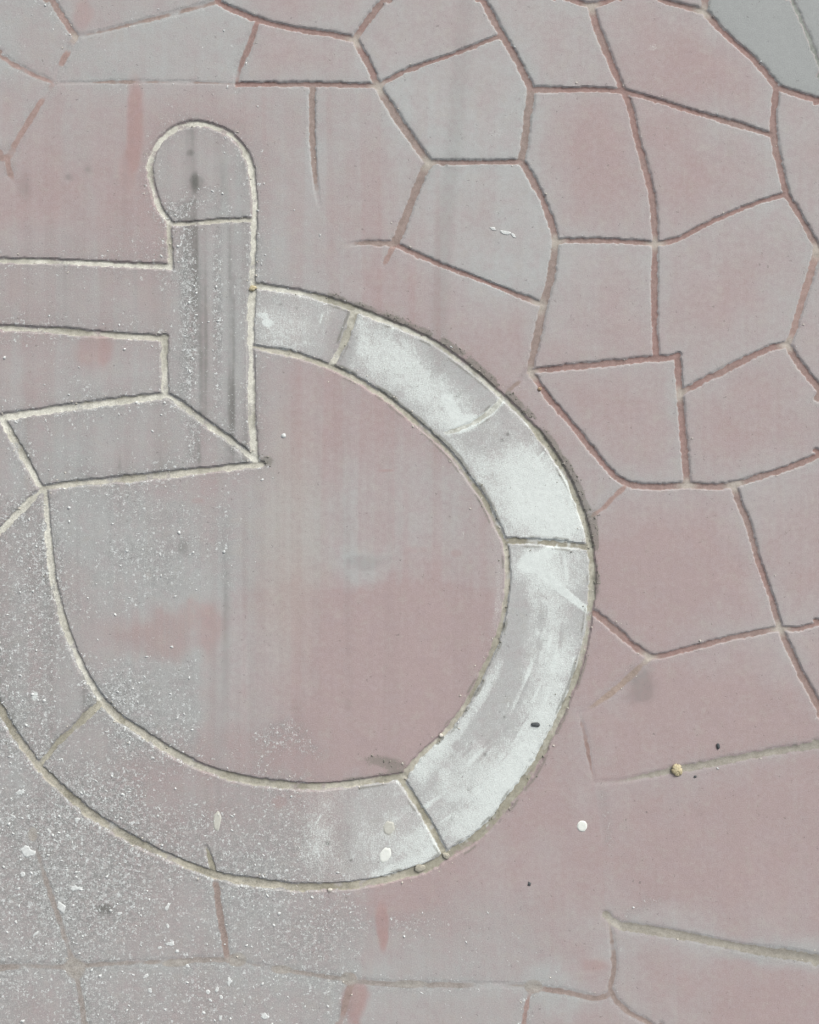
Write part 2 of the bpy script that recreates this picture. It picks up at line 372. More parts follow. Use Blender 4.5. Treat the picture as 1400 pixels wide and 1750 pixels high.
stain += .12*np.exp(-np.maximum(EM, 0)/14)*(X < 500)
for (a, b, q) in ((708,628,4),(718,622,3),(775,680,4),(783,676,5),(770,672,3),(757,648,3),(868,742,4),(858,752,4),(779,706,3),(740,664,3),(930,1095,5),(912,1130,3),(968,950,4),(890,835,3),(560,1440,4),(600,1470,3),(830,1290,4),(800,1350,3),(770,1400,4),(862,1225,3),(508,527,3),(480,520,3)):
    stain += blob(a, b, q, q, .75, .6, .04)
tor = (sum(seg(a, b) for a, b in ((365,560), (345,300), (120,505), (230,750), (60,1100))) > 0)*1.0
stain += tor*(.09 + .27*np.clip((vn(8, 210, 52)*.6 + vn(21, 400, 53)*.4 - .5)*3, 0, 1)) + seg(500, 1430)*.10*(1 - sst(500, 640, X))
stain += .11*sst(.50, .64, vn(17, 800, 46)*.7 + vn(6, 300, 47)*.3)*(box(400, 860, 600, 1330, 1, 40) + box(-500, 440, 380, 1330, .9, 40) + box(0, 430, 180, 440, .7, 30))
stain += .5*sst(.55, .72, vn(14, 14, 81))*np.exp(-np.abs(ER + 1)/3.5)*sst(.45, .65, vn(90, 90, 82))
mossy = sst(.35, .7, vn(26, 26, 61))*np.exp(-np.abs(EM-2)/4.0)*(((X > 560) & (Y > 470) & (Y < 1500))*.7 + .18)
band = stroke([(560,503),(606,518),(655,537),(705,557),(746,576),(780,598),(817,628),(853,659),(888,691),(922,727),(946,759),(973,802),(992,842),(1006,882),(1014,914),(1019,945),(1022,980),(1020,1012)], 6.5, 1, .3, .6, .8)
band *= sst(.22, .55, vn(22, 22, 62)*.7 + .3*n7)
band += stroke([(454,595),(507,601),(560,620),(596,634),(634,655),(670,678),(706,707),(742,739),(777,771),(808,812),(834,848),(852,886),(862,912)], 3.2, .7, .4, .7, .8)*sst(.4, .7, vn(16, 16, 63))
band += stroke([(867,932),(873,960),(872,1005),(857,1090),(838,1134),(815,1182),(790,1224),(757,1262),(722,1293)], 3.4, .7, .8, .8, .8)*sst(.4, .7, vn(16, 16, 64))
band += stroke([(1004,1050),(996,1100),(983,1146),(968,1189),(948,1230),(925,1277),(900,1320),(874,1355),(838,1402)], 3, .45, .8, .6, .8)*sst(.4, .7, vn(14, 14, 65))
mossy = np.clip(mossy + band + blob(660, 1303, 38, 12, .8, .7, .3) + blob(456, 787, 13, 9, .8, .7, .1) + blob(1013, 896, 11, 32, .7, .7, .2), 0, 1)
stain += blob(1330, 1630, 90, 12, .35, .6, .2) + blob(1390, 1274, 60, 8, .35, .6, .2)

inside = {nm_ab[1]: (vlab == k) for k, nm_ab in sym_lab.items()}
W = np.zeros((NY, NX), np.float32)
rimz_ = sum(seg(a, b) for a, b in ((700,640),(900,840),(930,1100)))
W += seg(510,550)*(.44 + blob(480, 570, 50, 45, .12) + blob(458, 553, 9, 7, .4) - blob(582, 560, 16, 60, .3, .5, .2, 20))
W += seg(700,640)*(.40 + stroke([(610,580),(665,610),(720,650),(775,712)], 38, .36, .6, 1, .8) - blob(592, 600, 14, 40, .3, .5, .2, 20) - blob(760, 620, 60, 24, .16, .6, .3, 35))
W += seg(900,840)*(.46 + blob(930, 870, 62, 62, .50, .7, .5) + stroke([(890,790),(925,850),(960,905)], 34, .3) + blob(800, 790, 50, 30, .1, .6, .4, 45) + blob(860,820,40,60,.15,.6,.5,-40))
W += seg(930,1100)*(.43 + stroke([(905,968),(935,1010),(938,1080),(930,1190),(900,1290),(860,1370)], 30, .30, 1, .6, .8) + blob(960, 960, 50, 40, .18) + blob(840, 1370, 110, 90, .26) + stroke([(745,1280),(715,1310)], 22, .3) + stroke([(975,1120),(945,1220),(890,1310),(800,1420)], 26, .16) - blob(880, 1080, 14, 70, .14, .6, .3, 10))
W += seg(500,1430)*(np.clip((X-430)/300, 0, 1)*.36 + .20 + blob(545, 1420, 26, 70, .22, .7, .4) + blob(640, 1430, 60, 60, .12) + blob(720, 1440, 34, 50, .14) + stroke([(640,1497),(700,1478),(744,1452)], 9, .25))*(sst(390, 470, X))
rq = np.random.default_rng(99)
for _ in range(46):
    th = rq.uniform(-.85, 1.25); ra = rq.uniform(385, 455); a0, b0 = 545 + ra*math.cos(th)*.96, 985 + ra*math.sin(th)*1.06
    tx, ty = -math.sin(th), math.cos(th); ln = rq.uniform(15, 60); sg = rq.choice([-.22, .30])
    W += stroke([(a0, b0), (a0 + tx*ln, b0 + ty*ln)], rq.uniform(1.4, 3.2), sg, .3, .3, .8)*(rimz_ > 0)
W = np.maximum(W, 0)
W += stroke([(862,680),(836,706),(807,725),(768,739)], 6, .5, .8, .5)
W += stroke([(764,684),(776,705),(789,727)], 9, .6) + stroke([(789,727),(805,722)], 12, .5) + blob(906, 966, 17, 15, .9, .5, .15) + stroke([(906,966),(930,948),(948,937)], 8, .7, 1, .4) + stroke([(906,962),(950,1000),(1002,1042)], 5, 1.2, 1, .8)
W += blob(60, 1192, 7, 9, .8, .5, .1) + blob(458, 553, 8, 6, .6, .5, .1) + blob(850, 222, 16, 8, .35, .5, .2) + blob(1115, 82, 8, 7, .5, .6, .1)
W += stroke([(855,1130),(830,1180),(790,1240),(740,1290)], 8, .3, .5, .5) + stroke([(846,900),(853,960),(850,1040),(830,1120)], 7, .42, .4, .4)

W *= .90 + .22*(n60-.5) + .22*(n20-.5)
dens = .04 + .17*np.exp(-np.maximum(ER, 0)/8) + .26*np.exp(-np.maximum(EM, 0)/18)*(1 - .6*sst(430, 560, X)*(Y > 640))
dens += box(-500, 430, -500, 160, .12, 50) + box(240, 640, 140, 460, .10, 60) + box(-500, 470, 400, 850, .19, 60)
dens += box(60, 430, 840, 1060, .26, 50, 1.3) + box(-500, 100, 840, 1300, .42, 30) + box(-500, 560, 1230, 1500, .2, 40) + blob(262, 1180, 90, 105, .55, .6, 1.2) + blob(300, 930, 110, 80, .2)
dens += box(-500, 615, 1350, 2400, .34, 45, 1.3) + blob(180, 1450, 180, 130, .2) + blob(520, 1590, 130, 70, .25) + blob(330, 1700, 200, 60, .2) + blob(90, 1560, 130, 110, .15)
dens += box(-500, 250, 900, 2400, .14, 60, 1.2) + box(-500, 260, -500, 460, .06, 60)
dens += box(600, 940, 1540, 2400, .16, 50) + blob(700, 1590, 60, 30, .15) + box(900, 1400, 1340, 2400, .05, 60) + blob(500, 1275, 60, 30, .35)
dens += stroke([(320,400),(322,560),(318,660)], 13, .62, .6, .6) + stroke([(330,470),(328,650)], 9, .4) + stroke([(372,400),(373,690)], 8, .5, .5, .4) + stroke([(332,720),(330,780)], 10, .5)
dens += blob(300, 345, 30, 22, .6) + blob(365, 350, 60, 14, .3) + blob(1090, 1555, 36, 16, .3) + stroke([(1030,1355),(1042,1440)], 8, .25)
dens -= .30*red
dens = np.clip(dens*(.35 + 1.0*n60 + .5*(n200-.3)), 0, 1)
cool = box(1215, 1800, -300, 150, 1, 6, .05)*(vlab == at(1300, 60)) + (vlab == at(1390, 40))*1.0
rimz = sum(seg(a, b) for a, b in ((510,550),(700,640),(900,840),(930,1100)))
film = np.maximum(film, rimz*.85)
film = np.maximum(film, seg(500, 1430)*sst(480, 640, X)*.8)
rs = np.random.default_rng(77)
for _ in range(75):                                        # short light scratches, mostly up and down the plan
    a0, b0 = rs.uniform(20, 1380), rs.uniform(20, 1730); th = rs.normal(1.75, .35); ln = rs.uniform(8, 42)
    W += stroke([(a0, b0), (a0 + ln*math.cos(th), b0 + ln*math.sin(th))], 1.1, rs.uniform(.15, .45), .3, .3, .9)
bandn = sst(.44, .60, vn(30, 900, 43, wx*.12)*.65 + vn(11, 500, 44)*.35)
film += (bandn - .45)*.17*(box(-500, 860, 150, 1330, 1, 30) + box(-500, 640, 1330, 2400, .5, 30))
lut = np.random.default_rng(5).normal(0, .09, 512).astype(np.float32)
film += lut[np.clip(vfill, 0, None) % 512]
film = .5 + (film - .48)*1.1
film = np.clip(film, 0, 1); red = np.clip(red, 0, 1); stain += .5*sst(.60,.72, vn(9,9,91)*.6+n3*.4)*(KIND == 2)*((X > 560) | (Y > 1250))*(JC[..., 3] > .5)
stain = np.clip(stain, 0, 1); W = np.clip(W, 0, 1.2)
buff = blob(665, 1415, 11, 14, .7, .4, .1) + blob(490, 930, 60, 200, .25)
WEAR = np.dstack([film, red, W, dens]).astype(np.float32)
STAIN = np.dstack([stain, np.clip(cool, 0, 1), np.clip(buff, 0, 1), mossy]).astype(np.float32)
# dirt rubbed into the pale mortar: patches of its own, heaviest on the traffic side
dirt = np.clip(sst(.42, .72, fbm(60, 71, 3))*.9 + (X > 620)*.25 - (X < 470)*(Y < 1180)*.25, 0, 1)
dirt2 = sst(.52, .70, vn(34, 34, 72)*.6 + n7*.2 + n3*.2)*((X > 560) | (Y > 1180))*(dirt > .15)
mort = (KIND == 2)[..., None]*np.clip(dirt + .6*dirt2, 0, 1.25)[..., None]
JC[..., :3] = JC[..., :3]*(1-.62*mort) + np.array([.285, .27, .215], np.float32)*.62*mort
nodes_pale = [(733,279),(646,150),(906,636),(1163,674),(1120,418),(1346,590),(1175,831),(1203,22),(1334,1076),(950,414),(1398,430),(1258,832),(1108,1128),(1050,1575),(920,522),(608,70),(1010,10),(128,68)]
for (a, b) in nodes_pale:                                  # cement smeared where joints meet
    k = blob(a, b, 15, 12, .75, .7, .12)[..., None]*np.clip(JC[..., 3:4]*1.3, 0, 1)
    JC[..., :3] = JC[..., :3]*(1-k) + np.array([.50, .475, .43], np.float32)*k

for (a, b, rx, ry) in ((129,1654,19,18), (57,1429,9,13), (405,1642,16,13), (597,1675,14,12), (911,1689,17,13), (480,1655,20,8), (300,1644,26,7), (700,1683,30,7)):
    k = blob(a, b, rx, ry, .85, .35, .12)[..., None]; jm_ = JC[..., 3:4]
    JC[..., :3] = JC[..., :3]*(1-k) + np.array([.405, .385, .360], np.float32)*k; JC[..., 3:4] = np.maximum(jm_, k)

# relief on top of the joints
rough = 0.10 + .5*np.clip(W, 0, 1) + .25*dens
H += (n60-.5)*.9 + (n20-.5)*.35 + (n7-.5)*.30*rough + (n3-.5)*.55*rough + (rng.random(H.shape).astype(np.float32)-.5)*.16*rough
H += (n3-.5)*.22*np.exp(-np.abs(np.minimum(ER, EM))/3.0) + (n7-.5)*.45*np.exp(-np.abs(EM-1)/4)*(X > 560)
H -= .5*np.exp(-np.maximum(np.minimum(ER, EM), 0)/12.0)*(np.minimum(ER, EM) > -2)*.5      # arrises worn down
H -= blob(500, 1215, 9, 5, .3, .6, .1)
edge = (X <= xs[1]) | (X >= xs[-2]) | (Y <= ys[1]) | (Y >= ys[-2])
H[edge] = 0
Hm = H/1000.0
def height(px, py):
    i = np.clip(np.searchsorted(xs, px), 0, NX-1); k = np.clip(np.searchsorted(ys, py), 0, NY-1); return Hm[k, i]

# ------------------------------------------------------------------ materials
def nt(name):
    m_ = bpy.data.materials.new(name); m_.use_nodes = True; t = m_.node_tree; t.nodes.clear()
    return m_, t
class G:
    def __init__(s, t): s.t = t
    def n(s, typ, **kw):
        o = s.t.nodes.new(typ)
        for k, v in kw.items(): setattr(o, k, v)
        return o
    def put(s, sock, v):
        if isinstance(v, bpy.types.NodeSocket): s.t.links.new(v, sock)
        elif v is not None: sock.default_value = v
    def math(s, op, a, b=None, c=None, clamp=False):
        o = s.n('ShaderNodeMath', operation=op, use_clamp=clamp)
        for i, v in enumerate((a, b, c)):
            if v is not None: s.put(o.inputs[i], v)
        return o.outputs[0]
    def mix(s, f, a, b, mode='MIX'):
        o = s.n('ShaderNodeMix', data_type='RGBA', blend_type=mode, clamp_factor=True)
        s.put(o.inputs[0], f); s.put(o.inputs[6], a if not isinstance(a, tuple) else (*a, 1)); s.put(o.inputs[7], b if not isinstance(b, tuple) else (*b, 1))
        return o.outputs[2]
    def step(s, a, b, x):
        o = s.n('ShaderNodeMapRange', interpolation_type='SMOOTHSTEP')
        s.put(o.inputs[0], x); s.put(o.inputs[1], a); s.put(o.inputs[2], b); return o.outputs[0]
    def noise(s, vec, scale, detail=3, rough=.55, dist=0):
        o = s.n('ShaderNodeTexNoise'); s.put(o.inputs['Vector'], vec)
        o.inputs['Scale'].default_value = scale; o.inputs['Detail'].default_value = detail
        o.inputs['Roughness'].default_value = rough; o.inputs['Distortion'].default_value = dist
        return o.outputs[0]
    def sep(s, c):
        o = s.n('ShaderNodeSeparateColor'); s.put(o.inputs[0], c); return o.outputs
    def out(s, colr, rough, bump=None, strength=.3, dist=.001, spec=.3):
        b = s.n('ShaderNodeBsdfPrincipled'); s.put(b.inputs['Base Color'], colr if not isinstance(colr, tuple) else (*colr, 1))
        s.put(b.inputs['Roughness'], rough); b.inputs['Specular IOR Level'].default_value = spec
        if bump is not None:
            bp = s.n('ShaderNodeBump'); bp.inputs['Strength'].default_value = strength; bp.inputs['Distance'].default_value = dist
            s.put(bp.inputs['Height'], bump); s.t.links.new(bp.outputs[0], b.inputs['Normal'])
        o = s.n('ShaderNodeOutputMaterial'); s.t.links.new(b.outputs[0], o.inputs[0])

PINK = (.384, .306, .300); GREY = (.410, .420, .415); REDC = (.370, .266, .254); DARK = (.15, .15, .14)
WHITE = (.655, .705, .685); FLECK = (.66, .695, .69); COOL = (.335, .352, .348)

def paving_material():
    m_, t = nt("stamped_concrete"); g = G(t)
    pos = g.n('ShaderNodeNewGeometry').outputs['Position']
    aw = g.n('ShaderNodeAttribute', attribute_name='wear'); asn = g.n('ShaderNodeAttribute', attribute_name='stain'); aj = g.n('ShaderNodeAttribute', attribute_name='joint')
    fi, rd, wh = g.sep(aw.outputs['Color'])[:3]; de = aw.outputs['Alpha']
    st, co, bu = g.sep(asn.outputs['Color'])[:3]; jm = aj.outputs['Alpha']
    N1 = g.noise(pos, 16, 5, .6); N2 = g.noise(pos, 95, 4, .6); N3 = g.noise(pos, 420, 3, .6); N4 = g.noise(pos, 120, 6, .78, .5)
    mp = g.n('ShaderNodeMapping'); mp.inputs['Scale'].default_value = (130, 3.0, 1); g.put(mp.inputs[0], pos)
    NS = g.noise(mp.outputs[0], 1.0, 3, .6)
    f = g.math('MULTIPLY_ADD', g.math('SUBTRACT', N1, .5), .55, fi); f = g.math('MULTIPLY_ADD', g.math('SUBTRACT', N2, .5), .45, f)
    f = g.math('MULTIPLY_ADD', g.math('SUBTRACT', NS, .5), .16, f, clamp=True)
    c = g.mix(f, PINK, GREY)
    rr = g.math('MULTIPLY_ADD', g.math('SUBTRACT', N2, .5), .8, g.math('MULTIPLY_ADD', g.math('SUBTRACT', NS, .5), .6, g.math('MULTIPLY_ADD', g.math('SUBTRACT', N3, .5), .4, rd)))
    c = g.mix(g.math('MULTIPLY', g.step(.05, .75, rr), g.math('MULTIPLY', rd, 1.1, clamp=True)), c, REDC)
    HV = g.noise(pos, 34, 4, .65, .3); HW = g.noise(mp.outputs[0], .35, 2)
    c = g.mix(g.math('MULTIPLY', g.step(.52, .72, HV), .30), c, (.41, .385, .35)); c = g.mix(g.math('MULTIPLY', g.step(.56, .30, HV), .30), c, (.385, .315, .325))
    c = g.mix(co, c, COOL); c = g.mix(bu, c, (.42, .41, .36))
    # grime dusted over the flecked parts
    c = g.mix(g.math('MULTIPLY', g.math('MULTIPLY', de, .88, clamp=True), g.step(.25, .65, N2), clamp=True), c, (.235, .238, .232))
    s2 = g.step(.18, .85, g.math('MULTIPLY_ADD', g.math('SUBTRACT', N3, .5), .7, g.math('MULTIPLY_ADD', g.math('SUBTRACT', N2, .5), .5, st)))
    s2 = g.math('MAXIMUM', g.math('MULTIPLY', s2, st), g.math('MULTIPLY', st, .35))
    c = g.mix(s2, c, DARK)
    v = g.math('MULTIPLY_ADD', g.math('MULTIPLY', g.math('SUBTRACT', N3, .5), g.math('MULTIPLY_ADD', de, 1.0, .46)), 1.0, 1.0); v = g.math('MULTIPLY_ADD', g.math('SUBTRACT', N2, .5), .22, v); v = g.math('MULTIPLY_ADD', g.math('SUBTRACT', NS, .5), .05, v)
    # white paint residue
    w = g.math('MULTIPLY_ADD', g.math('SUBTRACT', N4, .5), .8, wh); w = g.math('MULTIPLY_ADD', g.math('SUBTRACT', N3, .5), 1.2, w)
    c = g.mix(g.math('MULTIPLY', g.step(.15, .95, g.math('MULTIPLY_ADD', g.math('SUBTRACT', N3, .5), .7, g.math('MULTIPLY_ADD', g.math('SUBTRACT', N4, .5), .5, wh))), .50), c, (.62, .65, .628))
    N5 = g.noise(pos, 48, 9, .74, .4)
    mq = g.n('ShaderNodeMapping'); mq.inputs['Scale'].default_value = (420, 60, 1); mq.inputs['Rotation'].default_value = (0, 0, .12); g.put(mq.inputs[0], pos)
    N6 = g.noise(mq.outputs[0], 1.0, 4, .7)
    w2 = g.math('MULTIPLY_ADD', g.math('SUBTRACT', N6, .5), 1.1, g.math('MULTIPLY_ADD', g.math('SUBTRACT', N5, .5), 1.2, wh))
    c = g.mix(g.math('MULTIPLY', g.math('MULTIPLY', g.step(.50, .66, w2), g.step(.02, .2, wh)), .42), c, WHITE)
    wm = g.math('MULTIPLY', g.step(.42, 1.0, w), g.step(.02, .2, wh))
    c = g.mix(g.math('MULTIPLY', wm, .85), c, WHITE)
    # flecks of pale aggregate
    dsp = g.n('ShaderNodeTexNoise'); g.put(dsp.inputs['Vector'], pos); dsp.inputs['Scale'].default_value = 260; dsp.inputs['Detail'].default_value = 1
    vm = g.n('ShaderNodeVectorMath', operation='MULTIPLY_ADD'); g.put(vm.inputs[0], dsp.outputs['Color']); vm.inputs[1].default_value = (.012, .012, 0); g.put(vm.inputs[2], pos)
    fl = None
    for sc, k, mx in ((340, .66, .38), (170, .66, .36), (80, .26, .30)):
        vo = g.n('ShaderNodeTexVoronoi', voronoi_dimensions='2D', feature='F1'); g.put(vo.inputs['Vector'], vm.outputs[0]); vo.inputs['Scale'].default_value = sc
        rnd = g.sep(vo.outputs['Color'])[0]; rnd2 = g.sep(vo.outputs['Color'])[1]
        r_ = g.math('MINIMUM', g.math('MULTIPLY', g.math('SUBTRACT', g.math('MULTIPLY', de, k), rnd), 1.6), mx)
        k_ = g.math('MULTIPLY', g.step(0, .16, g.math('SUBTRACT', r_, g.math('MULTIPLY', vo.outputs['Distance'], .9))), g.math('MULTIPLY_ADD', rnd2, .70, .18))
        fl = k_ if fl is None else g.math('MAXIMUM', fl, k_)
    pv = g.n('ShaderNodeTexVoronoi', voronoi_dimensions='2D', feature='F1'); g.put(pv.inputs['Vector'], vm.outputs[0]); pv.inputs['Scale'].default_value = 120
    pit = g.math('MULTIPLY', g.step(.17, .10, pv.outputs['Distance']), g.step(.93, .97, g.sep(pv.outputs['Color'])[2]))
    c = g.mix(g.math('MULTIPLY', pit, .55), c, (.17, .16, .155))
    ja = g.step(.30, .70, g.math('MULTIPLY_ADD', g.math('SUBTRACT', N3, .5), .45, jm))
    fl = g.math('MULTIPLY', fl, g.math('SUBTRACT', 1.0, g.math('MULTIPLY', ja, .85)))
    c = g.mix(fl, c, FLECK)
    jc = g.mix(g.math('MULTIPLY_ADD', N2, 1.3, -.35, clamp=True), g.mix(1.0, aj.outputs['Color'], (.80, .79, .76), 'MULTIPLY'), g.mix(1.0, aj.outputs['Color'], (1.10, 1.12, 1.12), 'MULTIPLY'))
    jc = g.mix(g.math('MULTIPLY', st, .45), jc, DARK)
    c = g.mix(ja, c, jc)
    ms = g.math('MULTIPLY_ADD', g.math('SUBTRACT', N3, .5), 1.5, g.math('MULTIPLY_ADD', g.math('SUBTRACT', N2, .5), .6, asn.outputs['Alpha']))
    c = g.mix(g.math('MULTIPLY', g.math('MULTIPLY', g.step(.46, .70, ms), g.step(.03, .2, asn.outputs['Alpha'])), .58), c, (.18, .178, .15))
    vv = g.n('ShaderNodeCombineColor'); [g.put(vv.inputs[i], v) for i in range(3)]
    c = g.mix(1.0, c, vv.outputs[0], 'MULTIPLY')
    bump = g.math('MULTIPLY_ADD', N3, .6, g.math('MULTIPLY_ADD', fl, .5, g.math('MULTIPLY_ADD', pit, -1.0, g.math('MULTIPLY', wm, .35))))
    g.out(c, .88, bump, .35, .0012, .25)
    return m_
PAVE = paving_material()

def plain(name, c0, c1, scale=300, rough=.8, bump=.4, spec=.3):
    m_, t = nt(name); g = G(t)
    pos = g.n('ShaderNodeNewGeometry').outputs['Position']
    n_ = g.noise(pos, scale, 4, .6, .4); n2 = g.noise(pos, scale*.3, 2)
    c = g.mix(g.step(.3, .7, n_), c0, c1); c = g.mix(g.math('MULTIPLY', n2, .4), c, c0)
    g.out(c, rough, n_, bump, .0008, spec); return m_
M_CHIP = plain("white_chip", (.52,.545,.535), (.74,.77,.76), 220)
M_SOIL = plain("soil", (.15,.148,.125), (.36,.35,.30), 260)
M_SAND = plain("pale_sand", (.50,.47,.41), (.68,.66,.60), 500)
M_DARK = plain("dark_stone", (.055,.062,.065), (.12,.13,.135), 300, .6)
M_PAINT = plain("white_paint", (.70,.73,.68), (.78,.81,.77), 200, .55, .15)
M_CRUMB = plain("dry_crumb", (.40,.34,.20), (.66,.60,.42), 350, .9, .7)
M_MORT = plain("grey_mortar", (.30,.285,.235), (.46,.44,.37), 260, .9, .7)
M_BEIGE = plain("beige_paint", (.48,.48,.43), (.58,.585,.53), 250, .75, .2)
M_TAN = plain("tan_stone", (.30,.20,.13), (.50,.38,.27), 350, .8, .5)

def outer_material():
    m_, t = nt("far_paving"); g = G(t)
    pos = g.n('ShaderNodeNewGeometry').outputs['Position']
    nd = g.n('ShaderNodeTexNoise'); g.put(nd.inputs['Vector'], pos); nd.inputs['Scale'].default_value = 5
    vm = g.n('ShaderNodeVectorMath', operation='MULTIPLY_ADD'); g.put(vm.inputs[0], nd.outputs['Color']); vm.inputs[1].default_value = (.06, .06, 0); g.put(vm.inputs[2], pos)
    vo = g.n('ShaderNodeTexVoronoi', voronoi_dimensions='2D', feature='DISTANCE_TO_EDGE'); g.put(vo.inputs['Vector'], vm.outputs[0]); vo.inputs['Scale'].default_value = 3.6
    k = g.step(.016, .032, vo.outputs['Distance'])
    N1 = g.noise(pos, 6, 6, .6); N3 = g.noise(pos, 400, 3)
    c = g.mix(g.step(.3, .7, N1), PINK, GREY); c = g.mix(k, RED, c)
    c = g.mix(g.math('MULTIPLY', N3, .3), c, (.3, .29, .28))
    g.out(c, .88, g.math('MULTIPLY_ADD', N3, .03, k), .8, .006, .25); return m_

# ------------------------------------------------------------------ object helpers
def link(name, me, parent=None, mat=None, loc=None):
    o = bpy.data.objects.new(name, me); col.objects.link(o)
    if mat is not None: me.materials.append(mat)
    if loc is not None: o.location = loc
    if parent is not None: o.parent = parent
    return o
def mesh_np(name, co, faces):
    """co (n,3); faces (m,k) with k fixed"""
    me = bpy.data.meshes.new(name); k = faces.shape[1]
    me.vertices.add(len(co)); me.vertices.foreach_set('co', co.astype(np.float32).ravel())
    me.loops.add(faces.size); me.loops.foreach_set('vertex_index', faces.astype(np.int32).ravel())
    me.polygons.add(len(faces)); me.polygons.foreach_set('loop_start', np.arange(0, faces.size, k, dtype=np.int32))
    me.update(calc_edges=True); return me
def tag(o, label=None, cat=None, group=None, kind=None):
    for k, v in (('label', label), ('category', cat), ('group', group), ('kind', kind)):
        if v: o[k] = v
    return o

vid = np.arange(NY*NX).reshape(NY, NX)
quads = np.stack([vid[1:,:-1], vid[1:,1:], vid[:-1,1:], vid[:-1,:-1]], -1).reshape(-1, 4)
flatlab = lab.ravel()
CO = np.stack([(X-700)*S, (875-Y)*S, Hm], -1).reshape(-1, 3)
WEARf, STAINf, JCf = WEAR.reshape(-1, 4), STAIN.reshape(-1, 4), JC.reshape(-1, 4)
order = np.argsort(flatlab, kind='stable'); sl_s = flatlab[order]
uniq, first = np.unique(sl_s, return_index=True); bounds = np.append(first, len(sl_s))
def piece(k, name, parent, origin=(0, 0, 0)):
    i = np.searchsorted(uniq, k); q = quads[order[bounds[i]:bounds[i+1]]]
    v, inv = np.unique(q, return_inverse=True)
    me = mesh_np(name, CO[v] - np.array(origin), inv.reshape(-1, 4))
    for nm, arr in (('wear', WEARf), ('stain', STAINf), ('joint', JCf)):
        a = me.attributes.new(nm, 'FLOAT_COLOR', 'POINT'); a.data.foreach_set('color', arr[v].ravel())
    o = link(name, me, parent, PAVE); return o

# ------------------------------------------------------------------ paving: one sheet to the horizon, stones and joints
x0, x1 = (xs[0]-700)*S, (xs[-1]-700)*S; y0, y1 = (875-ys[-1])*S, (875-ys[0])*S
B = 120.0
co = np.array([(x0,y0,0),(x1,y0,0),(x1,y1,0),(x0,y1,0),(-B,-B,0),(B,-B,0),(B,B,0),(-B,B,0)])
pav = link("pavement", mesh_np("pavement", co, np.array([(4,5,1,0),(5,6,2,1),(6,7,3,2),(7,4,0,3)])), None, outer_material())
tag(pav, "pink and grey stamped concrete pavement in irregular stones", None, None, 'structure')
piece(JOINT, "joint", pav)
grey_stone = {at(1300, 60), at(1390, 40)}
nst = 0
cx_, cy_ = np.meshgrid(.5*(xs[1:]+xs[:-1]), .5*(ys[1:]+ys[:-1]))
for k in uniq:
    if k < 0 or k in sym_lab: continue
    o = piece(k, "stone", pav); nst += 1
    if k in grey_stone: o['label'] = "cool grey stone without the pink tint"

# ------------------------------------------------------------------ the wheelchair symbol inlaid in the paving
SC = P(620, 950)
sym = bpy.data.objects.new("wheelchair_symbol", None); col.objects.link(sym); sym.location = SC
tag(sym, "wheelchair access symbol outlined in cream mortar, its wheel rim partly white", "symbol")
piece(MORTAR, "mortar_outline", sym, SC)
LBL = {(900,840): "wheel rim piece thickly coated in white", (930,1100): "long wheel rim piece streaked with white",
       (700,640): "wheel rim piece with a white scuff down its middle", (500,1430): "bottom wheel rim piece fading from white to pink grey"}
for k, (nm, ab) in sym_lab.items():
    if k < 0: continue
    o = piece(k, nm, sym, SC)
    if ab in LBL: o['label'] = LBL[ab]

# ------------------------------------------------------------------ loose things
def chip_arrays(px, py, w, h, rot, thick, n=7, jag=.3, lift=0.0):
    a = np.sort(rng.random(n)*.6 + np.arange(n))*2*np.pi/n
    r = 1 + (rng.random(n)-.5)*2*jag
    x = np.cos(a)*r*w*.5; y = np.sin(a)*r*h*.5
    c, s = math.cos(rot), math.sin(rot)
    x, y = x*c - y*s, x*s + y*c
    ks = (.94, .62, .3) if w > 9 else (.9,)
    rings = [np.stack([(px + x - 700)*S, (875 - py - y)*S, height(px + x, py + y) - .0006], 1)]
    for k in ks:
        rings.append(np.stack([(px + x*k - 700)*S, (875 - py - y*k)*S, height(px + x*k, py + y*k) + lift + thick], 1))
    cen = np.array([[(px-700)*S, (875-py)*S, float(height(px, py)) + lift + thick]])
    f = []
    for m_ in range(len(ks)):
        for i in range(n):
            k = (i+1) % n; o = m_*n
            f += [(o+i, o+n+k, o+k), (o+i, o+n+i, o+n+k)]
    o = len(ks)*n
    for i in range(n): f.append((o+i, len(rings)*n, o+(i+1) % n))
    return np.vstack(rings + [cen]), np.array(f)
def chip(name, px, py, w, h, rot, mat, label, cat, group=None, thick=.0003, n=13, jag=.38):
    co, f = chip_arrays(px, py, w, h, math.radians(rot), thick, n, jag)
    o3 = np.array(P(px, py, float(height(px, py))))
    o = link(name, mesh_np(name, co - o3, f), None, mat, o3); return tag(o, label, cat, group)

